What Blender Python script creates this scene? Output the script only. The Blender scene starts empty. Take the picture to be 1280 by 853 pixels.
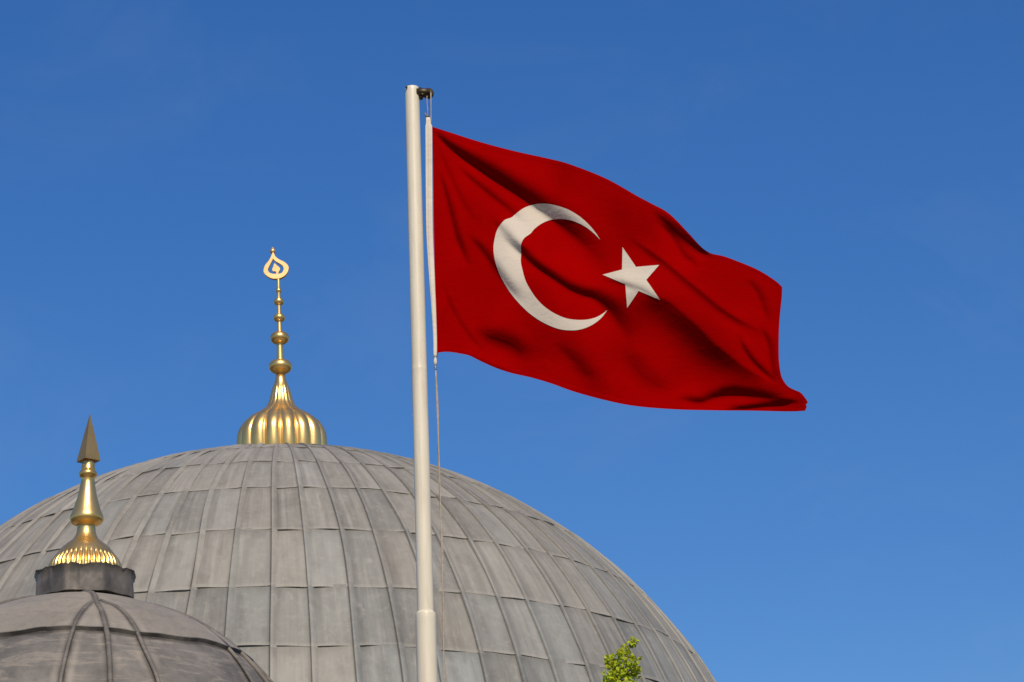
import bpy, bmesh, math, random
import numpy as np
from mathutils import Vector, noise as mnoise
rng = np.random.RandomState(7); random.seed(7)
S = bpy.context.scene
COL = S.collection

# ------------------------------------------------------------------ camera
F = 1280 * 100 / 36.0
PITCH, ROLL = math.radians(20.0), -0.037884
CAM = np.array([0, 0, 1.7])
f_ = np.array([0, math.cos(PITCH), math.sin(PITCH)])
u_ = np.array([0, -math.sin(PITCH), math.cos(PITCH)])
r_ = np.array([1.0, 0, 0])
RT = math.cos(ROLL) * r_ + math.sin(ROLL) * u_
UP = -math.sin(ROLL) * r_ + math.cos(ROLL) * u_
cd = bpy.data.cameras.new('camera'); cam = bpy.data.objects.new('camera', cd); COL.objects.link(cam)
from mathutils import Matrix
cam.matrix_world = Matrix(((RT[0], UP[0], -f_[0], CAM[0]), (RT[1], UP[1], -f_[1], CAM[1]),
                           (RT[2], UP[2], -f_[2], CAM[2]), (0, 0, 0, 1)))
cd.lens = 100; cd.sensor_width = 36; cd.clip_end = 20000
cd.dof.use_dof = True; cd.dof.focus_distance = 25.5; cd.dof.aperture_fstop = 8.0
S.camera = cam

# ------------------------------------------------------------------ light
SUN_EL, SUN_AZ = math.radians(42), math.radians(180 - 10)     # behind the camera, a touch to its right
w = bpy.data.worlds.new('World'); S.world = w; w.use_nodes = True
nt = w.node_tree; nt.nodes.clear()
sky = nt.nodes.new('ShaderNodeTexSky'); sky.sky_type = 'NISHITA'; sky.sun_disc = False
sky.sun_elevation = SUN_EL; sky.sun_rotation = SUN_AZ
sky.altitude = 0; sky.air_density = 1.4; sky.dust_density = 0.4; sky.ozone_density = 10.0
hs = nt.nodes.new('ShaderNodeHueSaturation'); hs.inputs['Saturation'].default_value = 1.17; hs.inputs['Hue'].default_value = 0.511
bg = nt.nodes.new('ShaderNodeBackground'); bg.inputs['Strength'].default_value = 0.098
wo = nt.nodes.new('ShaderNodeOutputWorld')
nt.links.new(sky.outputs[0], hs.inputs['Color']); 
wtc = nt.nodes.new('ShaderNodeTexCoord'); wmp = nt.nodes.new('ShaderNodeMapping'); wmp.inputs['Scale'].default_value = (9, 9, 16); wmp.inputs['Rotation'].default_value = (0, .5, 0)
wn = nt.nodes.new('ShaderNodeTexNoise'); wn.inputs['Scale'].default_value = 1.0; wn.inputs['Detail'].default_value = 7; wn.inputs['Roughness'].default_value = .6; wn.inputs['Distortion'].default_value = .8
wr = nt.nodes.new('ShaderNodeMapRange'); wr.inputs['From Min'].default_value = .50; wr.inputs['From Max'].default_value = .85; wr.inputs['To Max'].default_value = .08
wm = nt.nodes.new('ShaderNodeMix'); wm.data_type = 'RGBA'; wm.inputs[7].default_value = (3.6, 4.2, 5.4, 1)      # thin high cirrus
nt.links.new(wtc.outputs['Generated'], wmp.inputs[0]); nt.links.new(wmp.outputs[0], wn.inputs['Vector']); nt.links.new(wn.outputs['Fac'], wr.inputs[0])
nt.links.new(wr.outputs[0], wm.inputs[0]); nt.links.new(hs.outputs[0], wm.inputs[6]); nt.links.new(wm.outputs[2], bg.inputs[0]); nt.links.new(bg.outputs[0], wo.inputs[0])
sd = bpy.data.lights.new('sun', 'SUN'); so = bpy.data.objects.new('sun', sd); COL.objects.link(so)
sd.energy = 4.0; sd.angle = math.radians(0.5); sd.color = (1.0, 0.83, 0.60)
SV = np.array([math.sin(SUN_AZ) * math.cos(SUN_EL), math.cos(SUN_AZ) * math.cos(SUN_EL), math.sin(SUN_EL)])
so.rotation_euler = Vector(SV).to_track_quat('Z', 'Y').to_euler()
so.location = (0, -20, 40)
S.view_settings.view_transform = 'Standard'; S.view_settings.look = 'None'
S.view_settings.gamma = 1; S.view_settings.exposure = 0.0
S.view_settings.use_curve_mapping = False

# ------------------------------------------------------------------ helpers
def ray(x, y):
    v = f_ * F + RT * (x - 640) + UP * (426.5 - y)
    return v / np.linalg.norm(v)
def on_plane(x, y, p0, n):
    r = ray(x, y); t = np.dot(np.asarray(p0) - CAM, n) / np.dot(r, n)
    return CAM + r * t
def at_depth(x, y, Y):                       # the point a pixel's ray meets on the vertical plane y = Y
    return on_plane(x, y, (0, Y, 0), np.array([0, 1.0, 0]))
def scale_at(P):                             # metres per photo pixel at a point
    return np.dot(np.asarray(P) - CAM, f_) / F

def mesh_obj(name, verts, faces, mat, parent=None, smooth=True, uvs=None, tone=None):
    me = bpy.data.meshes.new(name)
    me.from_pydata([tuple(map(float, v)) for v in verts], [], [tuple(map(int, q)) for q in faces])
    if smooth: me.polygons.foreach_set('use_smooth', [True] * len(me.polygons))
    if uvs is not None:
        ul = me.uv_layers.new(name='UVMap')
        li = np.zeros(len(me.loops), dtype=np.int32); me.loops.foreach_get('vertex_index', li)
        ul.data.foreach_set('uv', np.asarray(uvs, dtype=np.float32)[li].ravel())
    if tone is not None:
        at = me.color_attributes.new('tone', 'FLOAT_COLOR', 'POINT')
        at.data.foreach_set('color', np.asarray(tone, dtype=np.float32).ravel())
    me.materials.append(mat); me.update()
    o = bpy.data.objects.new(name, me); COL.objects.link(o)
    if parent is not None: o.parent = parent
    return o
def fix_normals(o):
    bm = bmesh.new(); bm.from_mesh(o.data); bmesh.ops.recalc_face_normals(bm, faces=bm.faces); bm.to_mesh(o.data); bm.free()
    return o
def thing(name, label, cat, group=None):
    o = bpy.data.objects.new(name, None); COL.objects.link(o); o.empty_display_size = 0.3
    o['label'] = label; o['category'] = cat
    if group: o['group'] = group
    return o
def sharp(o, deg=35):
    me = o.data
    bm = bmesh.new(); bm.from_mesh(me)
    for e in bm.edges:
        if len(e.link_faces) == 2 and e.calc_face_angle(0) > math.radians(deg): e.smooth = False
    bm.to_mesh(me); bm.free(); return o

class MB:
    def __init__(s): s.v = []; s.f = []; s.uv = []
    def add(s, v, f, uv=None):
        b = len(s.v); s.v += [tuple(p) for p in v]; s.f += [tuple(i + b for i in q) for q in f]
        s.uv += list(uv) if uv is not None else [(0, 0)] * len(v)
    def build(s, name, mat, parent=None, smooth=True): return mesh_obj(name, s.v, s.f, mat, parent, smooth, uvs=s.uv)
    def rings(s, rings, cap=True, closed=True):
        n = len(rings[0]); v = [p for r in rings for p in r]; f = []
        for i in range(len(rings) - 1):
            for j in range(n if closed else n - 1):
                k = (j + 1) % n
                f.append((i*n + j, i*n + k, (i+1)*n + k, (i+1)*n + j))
        if cap: f.append(tuple(range(n))[::-1]); f.append(tuple((len(rings)-1)*n + j for j in range(n)))
        s.add(v, f)
    def lathe(s, prof, n=40, lobes=None, cap=True, phase=-.42):
        """prof: list of (centre xyz, radius[, lobe depth])"""
        R = []
        for q in prof:
            c, r = q[0], q[1]; d = q[2] if len(q) > 2 else 0
            ring = []
            for j in range(n):
                a = 2 * math.pi * j / n
                k = 1 - d * (1 - abs(math.sin(lobes * a / 2 + phase)) ** 0.55) if lobes else 1
                ring.append((c[0] + r * k * math.cos(a), c[1] + r * k * math.sin(a), c[2]))
            R.append(ring)
        s.rings(R, cap)
    def tube(s, pts, rad, n=8, cap=True):
        pts = [np.asarray(p, float) for p in pts]; R = []
        up = None
        for i, p in enumerate(pts):
            t = pts[min(i+1, len(pts)-1)] - pts[max(i-1, 0)]; t /= (np.linalg.norm(t) + 1e-9)
            if up is None:
                up = np.cross(t, (0, 1, 0.01));
                if np.linalg.norm(up) < .1: up = np.cross(t, (1, 0, 0))
            up = up - t * np.dot(up, t); up /= np.linalg.norm(up); b = np.cross(t, up)
            r = rad[i] if hasattr(rad, '__len__') else rad
            R.append([p + r * (math.cos(2*math.pi*j/n) * up + math.sin(2*math.pi*j/n) * b) for j in range(n)])
        s.rings(R, cap)
    def box(s, c, h, rot=0):
        ca, sa = math.cos(rot), math.sin(rot); v = []
        for z in (-1, 1):
            for x, y in ((-1, -1), (1, -1), (1, 1), (-1, 1)):
                px, py = x*h[0], y*h[1]
                v.append((c[0] + ca*px - sa*py, c[1] + sa*px + ca*py, c[2] + z*h[2]))
        s.add(v, [(3, 2, 1, 0), (4, 5, 6, 7), (0, 1, 5, 4), (1, 2, 6, 5), (2, 3, 7, 6), (3, 0, 4, 7)])

def smooth_curve(pts, n):
    """Catmull-Rom through pts, resampled to n points evenly by length."""
    P = np.asarray(pts, float); Q = np.vstack([2*P[0]-P[1], P, 2*P[-1]-P[-2]]); out = []
    for i in range(1, len(Q) - 2):
        for t in np.linspace(0, 1, 16, endpoint=False):
            a, b, c, d = Q[i-1], Q[i], Q[i+1], Q[i+2]
            out.append(.5*((2*b) + (-a+c)*t + (2*a-5*b+4*c-d)*t*t + (-a+3*b-3*c+d)*t**3))
    out.append(P[-1]); out = np.array(out)
    L = np.r_[0, np.cumsum(np.linalg.norm(np.diff(out, axis=0), axis=1))]
    s = np.linspace(0, L[-1], n)
    return np.c_[[np.interp(s, L, out[:, k]) for k in range(out.shape[1])]].T

# ------------------------------------------------------------------ materials
def mat(name):
    m = bpy.data.materials.new(name); m.use_nodes = True
    b = m.node_tree.nodes['Principled BSDF']; return m, m.node_tree, b
class N:                                     # tiny node-graph helper
    def __init__(s, t): s.t = t
    def new(s, ty, **kw):
        n = s.t.nodes.new(ty)
        for k, v in kw.items():
            if k.startswith('i_'): n.inputs[k[2:].replace('_', ' ')].default_value = v
            else: setattr(n, k, v)
        return n
    def l(s, a, b): s.t.links.new(a, b)
    def noise(s, vec, scale, detail=4, rough=.55, dist=0):
        n = s.new('ShaderNodeTexNoise'); n.inputs['Scale'].default_value = scale; n.inputs['Detail'].default_value = detail
        n.inputs['Roughness'].default_value = rough; n.inputs['Distortion'].default_value = dist
        if vec is not None: s.l(vec, n.inputs['Vector'])
        return n.outputs['Fac']
    def ramp(s, fac, stops):
        n = s.new('ShaderNodeValToRGB'); e = n.color_ramp.elements
        while len(e) < len(stops): e.new(0.5)
        for k, (p, c) in enumerate(stops):
            e[k].position = p; e[k].color = (c, c, c, 1) if not hasattr(c, '__len__') else (*c, 1)
        s.l(fac, n.inputs[0]); return n.outputs[0]
    def mix(s, a, b, fac, mode='MIX'):
        n = s.new('ShaderNodeMix', data_type='RGBA', blend_type=mode)
        for sock, v in ((n.inputs[0], fac), (n.inputs[6], a), (n.inputs[7], b)):
            if hasattr(v, 'is_output'): s.l(v, sock)
            elif hasattr(v, '__len__'): sock.default_value = (*v, 1)
            else: sock.default_value = v
        return n.outputs[2]
    def math(s, op, a, b=None):
        n = s.new('ShaderNodeMath', operation=op)
        for k, v in enumerate((a, b)):
            if v is None: continue
            if hasattr(v, 'is_output'): s.l(v, n.inputs[k])
            else: n.inputs[k].default_value = v
        return n.outputs[0]
    def mapping(s, vec, scale, loc=(0, 0, 0)):
        n = s.new('ShaderNodeMapping'); n.inputs['Scale'].default_value = scale; n.inputs['Location'].default_value = loc
        s.l(vec, n.inputs[0]); return n.outputs[0]
    def bump(s, h, strength, dist, bsdf):
        n = s.new('ShaderNodeBump'); n.inputs['Strength'].default_value = strength; n.inputs['Distance'].default_value = dist
        s.l(h, n.inputs['Height']); s.l(n.outputs[0], bsdf.inputs['Normal'])

def gold_mat(name, base, dark, rough, metal=.88):
    m, t, b = mat(name); n = N(t); tc = n.new('ShaderNodeTexCoord').outputs['Object']
    f = n.noise(tc, 2.3, 5, .6)
    c = n.mix(base, dark, n.ramp(f, [(.42, 0), (.75, .7)]))
    n.l(c, b.inputs['Base Color']); b.inputs['Metallic'].default_value = metal
    n.l(n.math('ADD', n.math('MULTIPLY', n.noise(tc, 6, 4), .16), rough - .08), b.inputs['Roughness'])
    n.bump(n.noise(tc, 3.5, 3), .12, .02, b)
    return m
GOLD = gold_mat('gilded_copper', (.97, .65, .23), (.70, .42, .11), .33)
GOLD_DULL = gold_mat('tarnished_gilding', (.34, .25, .11), (.22, .155, .065), .45, .55)
GOLD_PALE = gold_mat('pale_gilding', (.74, .49, .22), (.55, .33, .13), .5, .75)

def lead_panel_mat():
    m, t, b = mat('weathered_lead_sheets'); n = N(t)
    at = n.new('ShaderNodeAttribute', attribute_name='tone'); sp = n.new('ShaderNodeSeparateColor'); n.l(at.outputs['Color'], sp.inputs[0])
    R, G, B = sp.outputs                          # R lightness, G warm->blue, B random id
    uv = n.new('ShaderNodeTexCoord'); UV = uv.outputs['UV']; OB = uv.outputs['Object']
    off = n.new('ShaderNodeVectorMath', operation='ADD'); n.l(UV, off.inputs[0])
    cmb = n.new('ShaderNodeCombineXYZ'); n.l(n.math('MULTIPLY', B, 37.0), cmb.inputs[0]); n.l(n.math('MULTIPLY', B, 91.0), cmb.inputs[1])
    n.l(cmb.outputs[0], off.inputs[1]); P = off.outputs[0]
    base = n.mix((.276, .270, .240), (.228, .255, .255), G)
    k = n.math('ADD', n.math('MULTIPLY', R, .42), .78)
    ck = n.new('ShaderNodeCombineColor'); [n.l(k, ck.inputs[i]) for i in range(3)]
    base = n.mix(base, ck.outputs[0], 1.0, 'MULTIPLY')
    # rain streaks down each sheet
    st = n.noise(n.mapping(P, (3.4, .32, 1)), 1.0, 5, .6)
    base = n.mix(base, (.76, .75, .745), n.ramp(st, [(.44, 0), (.66, .85)]), 'MULTIPLY')
    st2 = n.noise(n.mapping(P, (5.5, .5, 1), (4, 2, 0)), 1.0, 4, .6)
    base = n.mix(base, (.39, .38, .34), n.ramp(st2, [(.52, 0), (.72, .45)]))
    # blotches and oxide bloom
    bl = n.noise(OB, .9, 6, .65); base = n.mix(base, (.60, .59, .58), n.ramp(bl, [(.5, 0), (.75, .45)]), 'MULTIPLY')
    pt = n.noise(n.mapping(P, (2.2, 2.6, 1), (1, 9, 0)), 1.0, 5, .6, .4); base = n.mix(base, (.66, .64, .63), n.ramp(pt, [(.47, 0), (.66, .34)]), 'MULTIPLY')
    pl = n.noise(n.mapping(P, (3.1, 3.6, 1), (5, 2, 0)), 1.0, 6, .7); base = n.mix(base, (.44, .43, .40), n.ramp(pl, [(.60, 0), (.74, .35)]))
    fi = n.noise(OB, 9, 6, .7); base = n.mix(base, (.42, .40, .37), n.ramp(fi, [(.5, 0), (.8, .35)]))
    sx = n.new('ShaderNodeSeparateXYZ'); n.l(UV, sx.inputs[0])
    # gap shade painted dark along the gutters beside the rolls, plus a soft streak
    base = n.mix(base, (.16, .155, .16), n.ramp(n.math('SUBTRACT', 1.0, sx.outputs[0]), [(.0, 1), (.030, .95), (.050, .25), (.10, 0)]), 'MULTIPLY')
    base = n.mix(base, (.66, .65, .66), n.math('MULTIPLY', n.ramp(sx.outputs[0], [(.06, 1), (.20, .8), (.36, 0)]), n.ramp(n.noise(n.mapping(P, (1.2, .5, 1), (7, 3, 0)), 1.0, 4), [(.36, 0), (.6, 1)])), 'MULTIPLY')
    ee = n.math('SUBTRACT', 1.0, sx.outputs[1])
    base = n.mix(base, (.62, .61, .60), n.ramp(n.math('ADD', ee, n.math('MULTIPLY', n.math('SUBTRACT', st, .5), .5)), [(.0, .55), (.16, 0)]), 'MULTIPLY')
    base = n.mix(base, (.40, .38, .33), n.ramp(sx.outputs[1], [(.0, .3), (.03, .2), (.06, 0)]))  # pale highlight painted along each sheet's lower edge
    n.l(base, b.inputs['Base Color']); b.inputs['Roughness'].default_value = .62
    b.inputs['Specular IOR Level'].default_value = .35
    h = n.math('ADD', n.math('MULTIPLY', n.noise(OB, 2.6, 3), 1.0), n.math('MULTIPLY', fi, .12))
    n.bump(h, .35, .035, b)
    return m
LEAD = lead_panel_mat()

def lead_old_mat(name, c1, c2, chalk, chalk_amt, scale=1.0, bump=.5, seam_tone=False):
    m, t, b = mat(name); n = N(t); tc = n.new('ShaderNodeTexCoord').outputs['Object']
    base = n.mix(c1, c2, n.ramp(n.noise(tc, 1.6*scale, 6, .62), [(.36, 0), (.64, 1)]))
    h = n.noise(n.mapping(tc, (1.1, 1.1, 7.0)), 1.6*scale, 7, .7, .8)
    base = n.mix(base, chalk, n.ramp(h, [(.50, 0), (.60, chalk_amt*.6), (.66, chalk_amt*.25), (.8, chalk_amt*.5)]))
    base = n.mix(base, (.5, .5, .5), n.ramp(n.noise(tc, 13*scale, 5, .7), [(.45, 0), (.8, .5)]), 'MULTIPLY')
    if seam_tone:
        at = n.new('ShaderNodeAttribute', attribute_name='tone'); sp = n.new('ShaderNodeSeparateColor'); n.l(at.outputs['Color'], sp.inputs[0])
        base = n.mix(base, (.34, .31, .265), n.math('MULTIPLY', sp.outputs[1], n.ramp(n.noise(tc, 2.2, 4), [(.42, 0), (.62, .6)])))
        base = n.mix(base, (.030, .028, .027), n.math('MULTIPLY', sp.outputs[0], n.ramp(n.noise(tc, 3.0, 4), [(.35, .45), (.6, .95)])))  # tone R: dark lines beside the rolls and painted lap shade
    n.l(base, b.inputs['Base Color']); b.inputs['Roughness'].default_value = .62; b.inputs['Specular IOR Level'].default_value = .35
    n.bump(n.math('ADD', n.noise(tc, 3.2*scale, 3), n.math('MULTIPLY', n.noise(tc, 20*scale, 4), .15)), bump, .04, b)
    return m
LEAD_DARK = lead_old_mat('dark_old_lead', (.105, .103, .098), (.19, .181, .166), (.33, .30, .26), .75, seam_tone=True)
LEAD_WARM = lead_old_mat('dusty_lead', (.222, .208, .18), (.272, .254, .218), (.34, .30, .25), .4, seam_tone=True)
LEAD_ROLL = lead_old_mat('lead_roll_metal', (.10, .096, .09), (.18, .167, .148), (.32, .29, .25), .5, bump=.2)

def collar_mat():
    m, t, b = mat('creased_black_lead'); n = N(t); tc = n.new('ShaderNodeTexCoord').outputs['Object']
    base = n.mix((.06, .056, .052), (.15, .135, .12), n.ramp(n.noise(n.mapping(tc, (1, 1, .7)), 3.2, 5, .6), [(.35, 0), (.65, 1)]))
    base = n.mix(base, (.26, .21, .17), n.ramp(n.noise(n.mapping(tc, (1, 1, .45)), 3.6, 5, .6), [(.50, 0), (.66, .8)]))
    n.l(base, b.inputs['Base Color']); b.inputs['Roughness'].default_value = .52
    n.bump(n.noise(n.mapping(tc, (1, 1, .6)), 3.5, 3), .6, .05, b); return m
COLLAR = collar_mat()

def cloth_mat(name, c1, c2, rough=.85, white=False, hem=False):
    m, t, b = mat(name); n = N(t); tc = n.new('ShaderNodeTexCoord'); UV = tc.outputs['UV']; OB = tc.outputs['Object']
    base = n.mix(c1, c2, n.ramp(n.noise(OB, 1.8, 5, .6), [(.35, 0), (.7, 1)]))
    if white: base = n.mix(base, (.50, .48, .47), n.ramp(n.noise(OB, 7, 6, .7), [(.5, 0), (.85, .35)]))
    n.l(base, b.inputs['Base Color']); b.inputs['Roughness'].default_value = rough
    b.inputs['Specular IOR Level'].default_value = 0.0
    w1 = n.new('ShaderNodeTexWave', wave_type='BANDS', bands_direction='X'); w1.inputs['Scale'].default_value = 90; n.l(UV, w1.inputs['Vector'])
    w2 = n.new('ShaderNodeTexWave', wave_type='BANDS', bands_direction='Y'); w2.inputs['Scale'].default_value = 60; n.l(UV, w2.inputs['Vector'])
    cr = n.noise(n.mapping(OB, (1.0, 1, 1.6)), 5.5, 5, .6, .8)
    if hem:
        sx = n.new('ShaderNodeSeparateXYZ'); n.l(UV, sx.inputs[0])
        ed = n.math('MINIMUM', n.math('MINIMUM', sx.outputs[1], n.math('SUBTRACT', 1.0, sx.outputs[1])), n.math('SUBTRACT', 1.5, sx.outputs[0]))
        cr = n.math('ADD', cr, n.math('MULTIPLY', n.ramp(ed, [(.016, 1), (.019, .6), (.022, 0)]), .30))
    h = n.math('ADD', n.math('MULTIPLY', n.math('ADD', w1.outputs['Fac'], w2.outputs['Fac']), .02), cr)
    n.bump(h, .35, .02, b); return m
RED = cloth_mat('red_bunting', (.29, .0004, .0006), (.25, .0003, .0005), hem=True)
WHITE_CLOTH = cloth_mat('white_bunting', (.60, .545, .47), (.53, .48, .41), white=True)
CANVAS = cloth_mat('cream_canvas', (.72, .68, .59), (.60, .55, .47), white=True)

def plain(name, col, rough=.5, metal=0, var=.25, scale=6, bump=.1):
    m, t, b = mat(name); n = N(t); tc = n.new('ShaderNodeTexCoord').outputs['Object']
    d = tuple(c * (1 - var) for c in col)
    n.l(n.mix(col, d, n.ramp(n.noise(tc, scale, 5, .6), [(.35, 0), (.7, 1)])), b.inputs['Base Color'])
    b.inputs['Roughness'].default_value = rough; b.inputs['Metallic'].default_value = metal
    n.bump(n.noise(tc, scale * 3, 3), bump, .01, b); return m
def pole_mat():
    m, t, b = mat('cream_pole_paint'); n = N(t); tc = n.new('ShaderNodeTexCoord').outputs['Object']
    base = n.mix((.74, .70, .57), (.65, .60, .47), n.ramp(n.noise(n.mapping(tc, (3, 3, .35)), 2.2, 5, .6), [(.35, 0), (.7, 1)]))
    base = n.mix(base, (.55, .48, .38), n.ramp(n.noise(n.mapping(tc, (9, 9, .8)), 3, 5, .65), [(.50, 0), (.76, .6)]))
    n.l(base, b.inputs['Base Color']); b.inputs['Roughness'].default_value = .38
    n.bump(n.noise(n.mapping(tc, (1, 1, .5)), 7, 3), .12, .01, b); return m
POLE = pole_mat()
BRONZE = plain('dark_bronze', (.10, .075, .04), .45, .6, .5, 20)
STEEL = plain('dull_steel', (.35, .33, .30), .45, .8, .3, 20)
ROPE = plain('tan_rope', (.46, .40, .32), .9, 0, .3, 30, .3)
STONE = plain('pale_limestone', (.38, .34, .28), .85, 0, .3, 1.2, .4)
BARK = plain('grey_brown_bark', (.14, .11, .08), .9, 0, .4, 8, .6)
TWIG = plain('young_green_twig', (.20, .19, .07), .8, 0, .3, 12, .2)
GLASS = plain('dark_window_glass', (.03, .035, .04), .12, 0, .2, 2, .02)

def leaf_mat():
    m, t, b = mat('spring_leaves'); n = N(t)
    at = n.new('ShaderNodeAttribute', attribute_name='tone'); sp = n.new('ShaderNodeSeparateColor'); n.l(at.outputs['Color'], sp.inputs[0])
    c = n.mix((.30, .42, .016), (.56, .62, .03), sp.outputs[0]); c = n.mix(c, (.33, .25, .03), n.ramp(sp.outputs[1], [(.75, 0), (1, .8)]))
    n.l(c, b.inputs['Base Color']); b.inputs['Roughness'].default_value = .5; b.inputs['Specular IOR Level'].default_value = .3
    tr = n.new('ShaderNodeBsdfTranslucent'); n.l(n.mix(c, (1.2, 1.3, .6), 1.0, 'MULTIPLY'), tr.inputs[0])
    mx = n.new('ShaderNodeMixShader'); mx.inputs[0].default_value = .35
    n.l(b.outputs[0], mx.inputs[1]); n.l(tr.outputs[0], mx.inputs[2]); n.l(mx.outputs[0], t.nodes['Material Output'].inputs[0])
    return m
LEAF = leaf_mat()

def ground_mat():
    m, t, b = mat('stone_paving'); n = N(t); tc = n.new('ShaderNodeTexCoord').outputs['Object']
    br = n.new('ShaderNodeTexBrick'); n.l(tc, br.inputs['Vector']); br.inputs['Scale'].default_value = 1.2
    br.inputs['Color1'].default_value = (.075, .065, .05, 1); br.inputs['Color2'].default_value = (.06, .053, .042, 1); br.inputs['Mortar'].default_value = (.04, .035, .03, 1)
    br.inputs['Mortar Size'].default_value = .012
    c = n.mix(br.outputs[0], (.7, .7, .7), n.ramp(n.noise(tc, .25, 6, .6), [(.4, 0), (.7, .6)]), 'MULTIPLY')
    n.l(c, b.inputs['Base Color']); b.inputs['Roughness'].default_value = .85; return m

# ------------------------------------------------------------------ ground
g = mesh_obj('ground', [(-6000, -6000, 0), (6000, -6000, 0), (6000, 6000, 0), (-6000, 6000, 0)], [(0, 1, 2, 3)], ground_mat(), smooth=False)
g['kind'] = 'structure'

# ------------------------------------------------------------------ the big domed building
BC = np.array([-3.70, 41.94, 7.543]); BR = 7.475
big = thing('domed_building', 'large pale grey lead-sheeted dome building behind, topped by a tall gold finial', 'building')
big.location = (BC[0], BC[1], 0)
def P_big(v): return [(p[0] - BC[0], p[1] - BC[1], p[2]) for p in v]

def big_dome():
    NS = 78; step = 2 * math.pi / NS; ph = math.radians(3.93)
    laps = [90 - 1.5, 83, 75, 66.3, 57.6, 49.2, 40.2, 31.1, 23.3, 15, 7, 0]
    V, Fc, UVs, T = [], [], [], []
    def sp(az, lat, r): # az measured from the side facing the camera
        return (r*math.cos(lat)*math.sin(az), -r*math.cos(lat)*math.cos(az), BC[2] + r*math.sin(lat))
    saz = [ph + k * step + rng.normal(0, .0035) for k in range(NS)]; saz.append(saz[0] + 2*math.pi)
    wob = rng.normal(0, 1, (NS + 1, 4)); wob[NS] = wob[0]
    def seam(k, lat): return saz[k] + .0016*(wob[k, 0]*math.sin(5*lat + wob[k, 1]) + wob[k, 2]*math.sin(11*lat + wob[k, 3])) / max(.25, math.cos(lat))
    NU, NV = 8, 7; tones = {}
    for k in range(NS):
        colj = rng.normal(0, .0016)
        for j in range(len(laps) - 1):
            lt, lb = math.radians(laps[j]) + .004, math.radians(laps[j+1]) - .0015
            jt = colj + rng.normal(0, .0012); tl = rng.normal(0, .0011); lift = .007 + abs(rng.normal(0, .005)); bow = rng.uniform(.1, 1.0) * .0014
            tx = rng.normal(0, .006); ty = rng.normal(0, .008); pil = rng.uniform(.000, .012); ph1, ph2 = rng.uniform(0, 6.28, 2)
            mid = (laps[j] + laps[j+1]) / 2
            bl = np.clip(.12 + (38 - mid) / 60 + rng.normal(0, .19) + .14 * math.sin(saz[k]), 0, 1)
            warm_lift = np.clip(rng.normal(.5, .17), 0, 1)
            if rng.rand() < .12: warm_lift *= .45
            idn = rng.rand(); b0 = len(V); tones[k, j] = (warm_lift, bl, idn, 1)
            for v in range(NV + 2):
                vv = min(v, NV) / NV                       # 0 top .. 1 bottom; last row is the turned-in lip
                for u in range(NU + 1):
                    uu = u / NU; c = 2*uu - 1
                    latb = lb + jt + tl * c + bow * (1 - c*c) - bow * .6
                    lat = lt + (latb - lt) * vv
                    az = seam(k, lat) + (seam(k+1, lat) - seam(k, lat)) * uu
                    r = BR + lift * vv ** 2.5 + pil * (1 - c*c) * math.sin(math.pi*min(1, vv*1.05)) + tx*c*(1-c*c)*1.5 + ty * (vv - .5) * (1-c*c)
                    r += .006 * math.sin(4*uu + ph1) * math.sin(5*vv + ph2) + .010*abs(c)**8
                    if v == NV + 1: r -= lift + .006; lat += .0006
                    V.append(sp(az, lat, r)); UVs.append((uu, 1 - vv if v <= NV else 0)); T.append((warm_lift, bl, idn, 1))
            n = NU + 1
            for v in range(NV + 1):
                for u in range(NU): Fc.append((b0 + v*n + u, b0 + (v+1)*n + u, b0 + (v+1)*n + u + 1, b0 + v*n + u + 1))
    # the rolls where neighbouring sheets fold over each other
    for k in range(NS):
        lats = np.radians(np.linspace(0, 86, 110)); b0 = len(V); n = 7
        jl = [math.radians(x) + rng.normal(0, .002) for x in laps]
        for lat in lats:
            az = seam(k, lat); bump = max(math.exp(-((lat - x)/.006)**2) for x in jl)
            kk = .35 + .65*math.cos(lat); c = np.array(sp(az, lat, BR + .004))
            er = np.array(sp(az, lat, 1)) - np.array([0, 0, BC[2]]); ea = np.array([math.cos(az), math.sin(az), 0])
            # one sheet is dressed over the roll and dies into its neighbour: steep on one side, a long easy slope on the other
            for o_, h_ in ((-.016, -.02), (-.014, .020), (-.006, .031), (.008, .034), (.030, .029), (.058, .019), (.092, .002)):
                p = c + ea*o_*kk*.88 + er*(h_*(.5 + .5*kk) + .006*bump + .004*math.sin(lat*31 + k))*(1 if h_ > 0 else 1)
                V.append(tuple(p)); j_ = min(len(laps) - 2, sum(lat < x for x in jl[1:])); UVs.append((.42 + .1*max(0, o_)/.092, np.clip((lat - jl[j_+1])/(jl[j_] - jl[j_+1]), .07, .93))); T.append(tones[k, j_])
        for i in range(len(lats) - 1):
            for q in range(n - 1): Fc.append((b0 + i*n + q, b0 + (i+1)*n + q, b0 + (i+1)*n + q + 1, b0 + i*n + q + 1))
    o = mesh_obj('dome', V, Fc, LEAD, big, True, UVs, T)
    sharp(fix_normals(o), 40); return o
bdome = big_dome()

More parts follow.
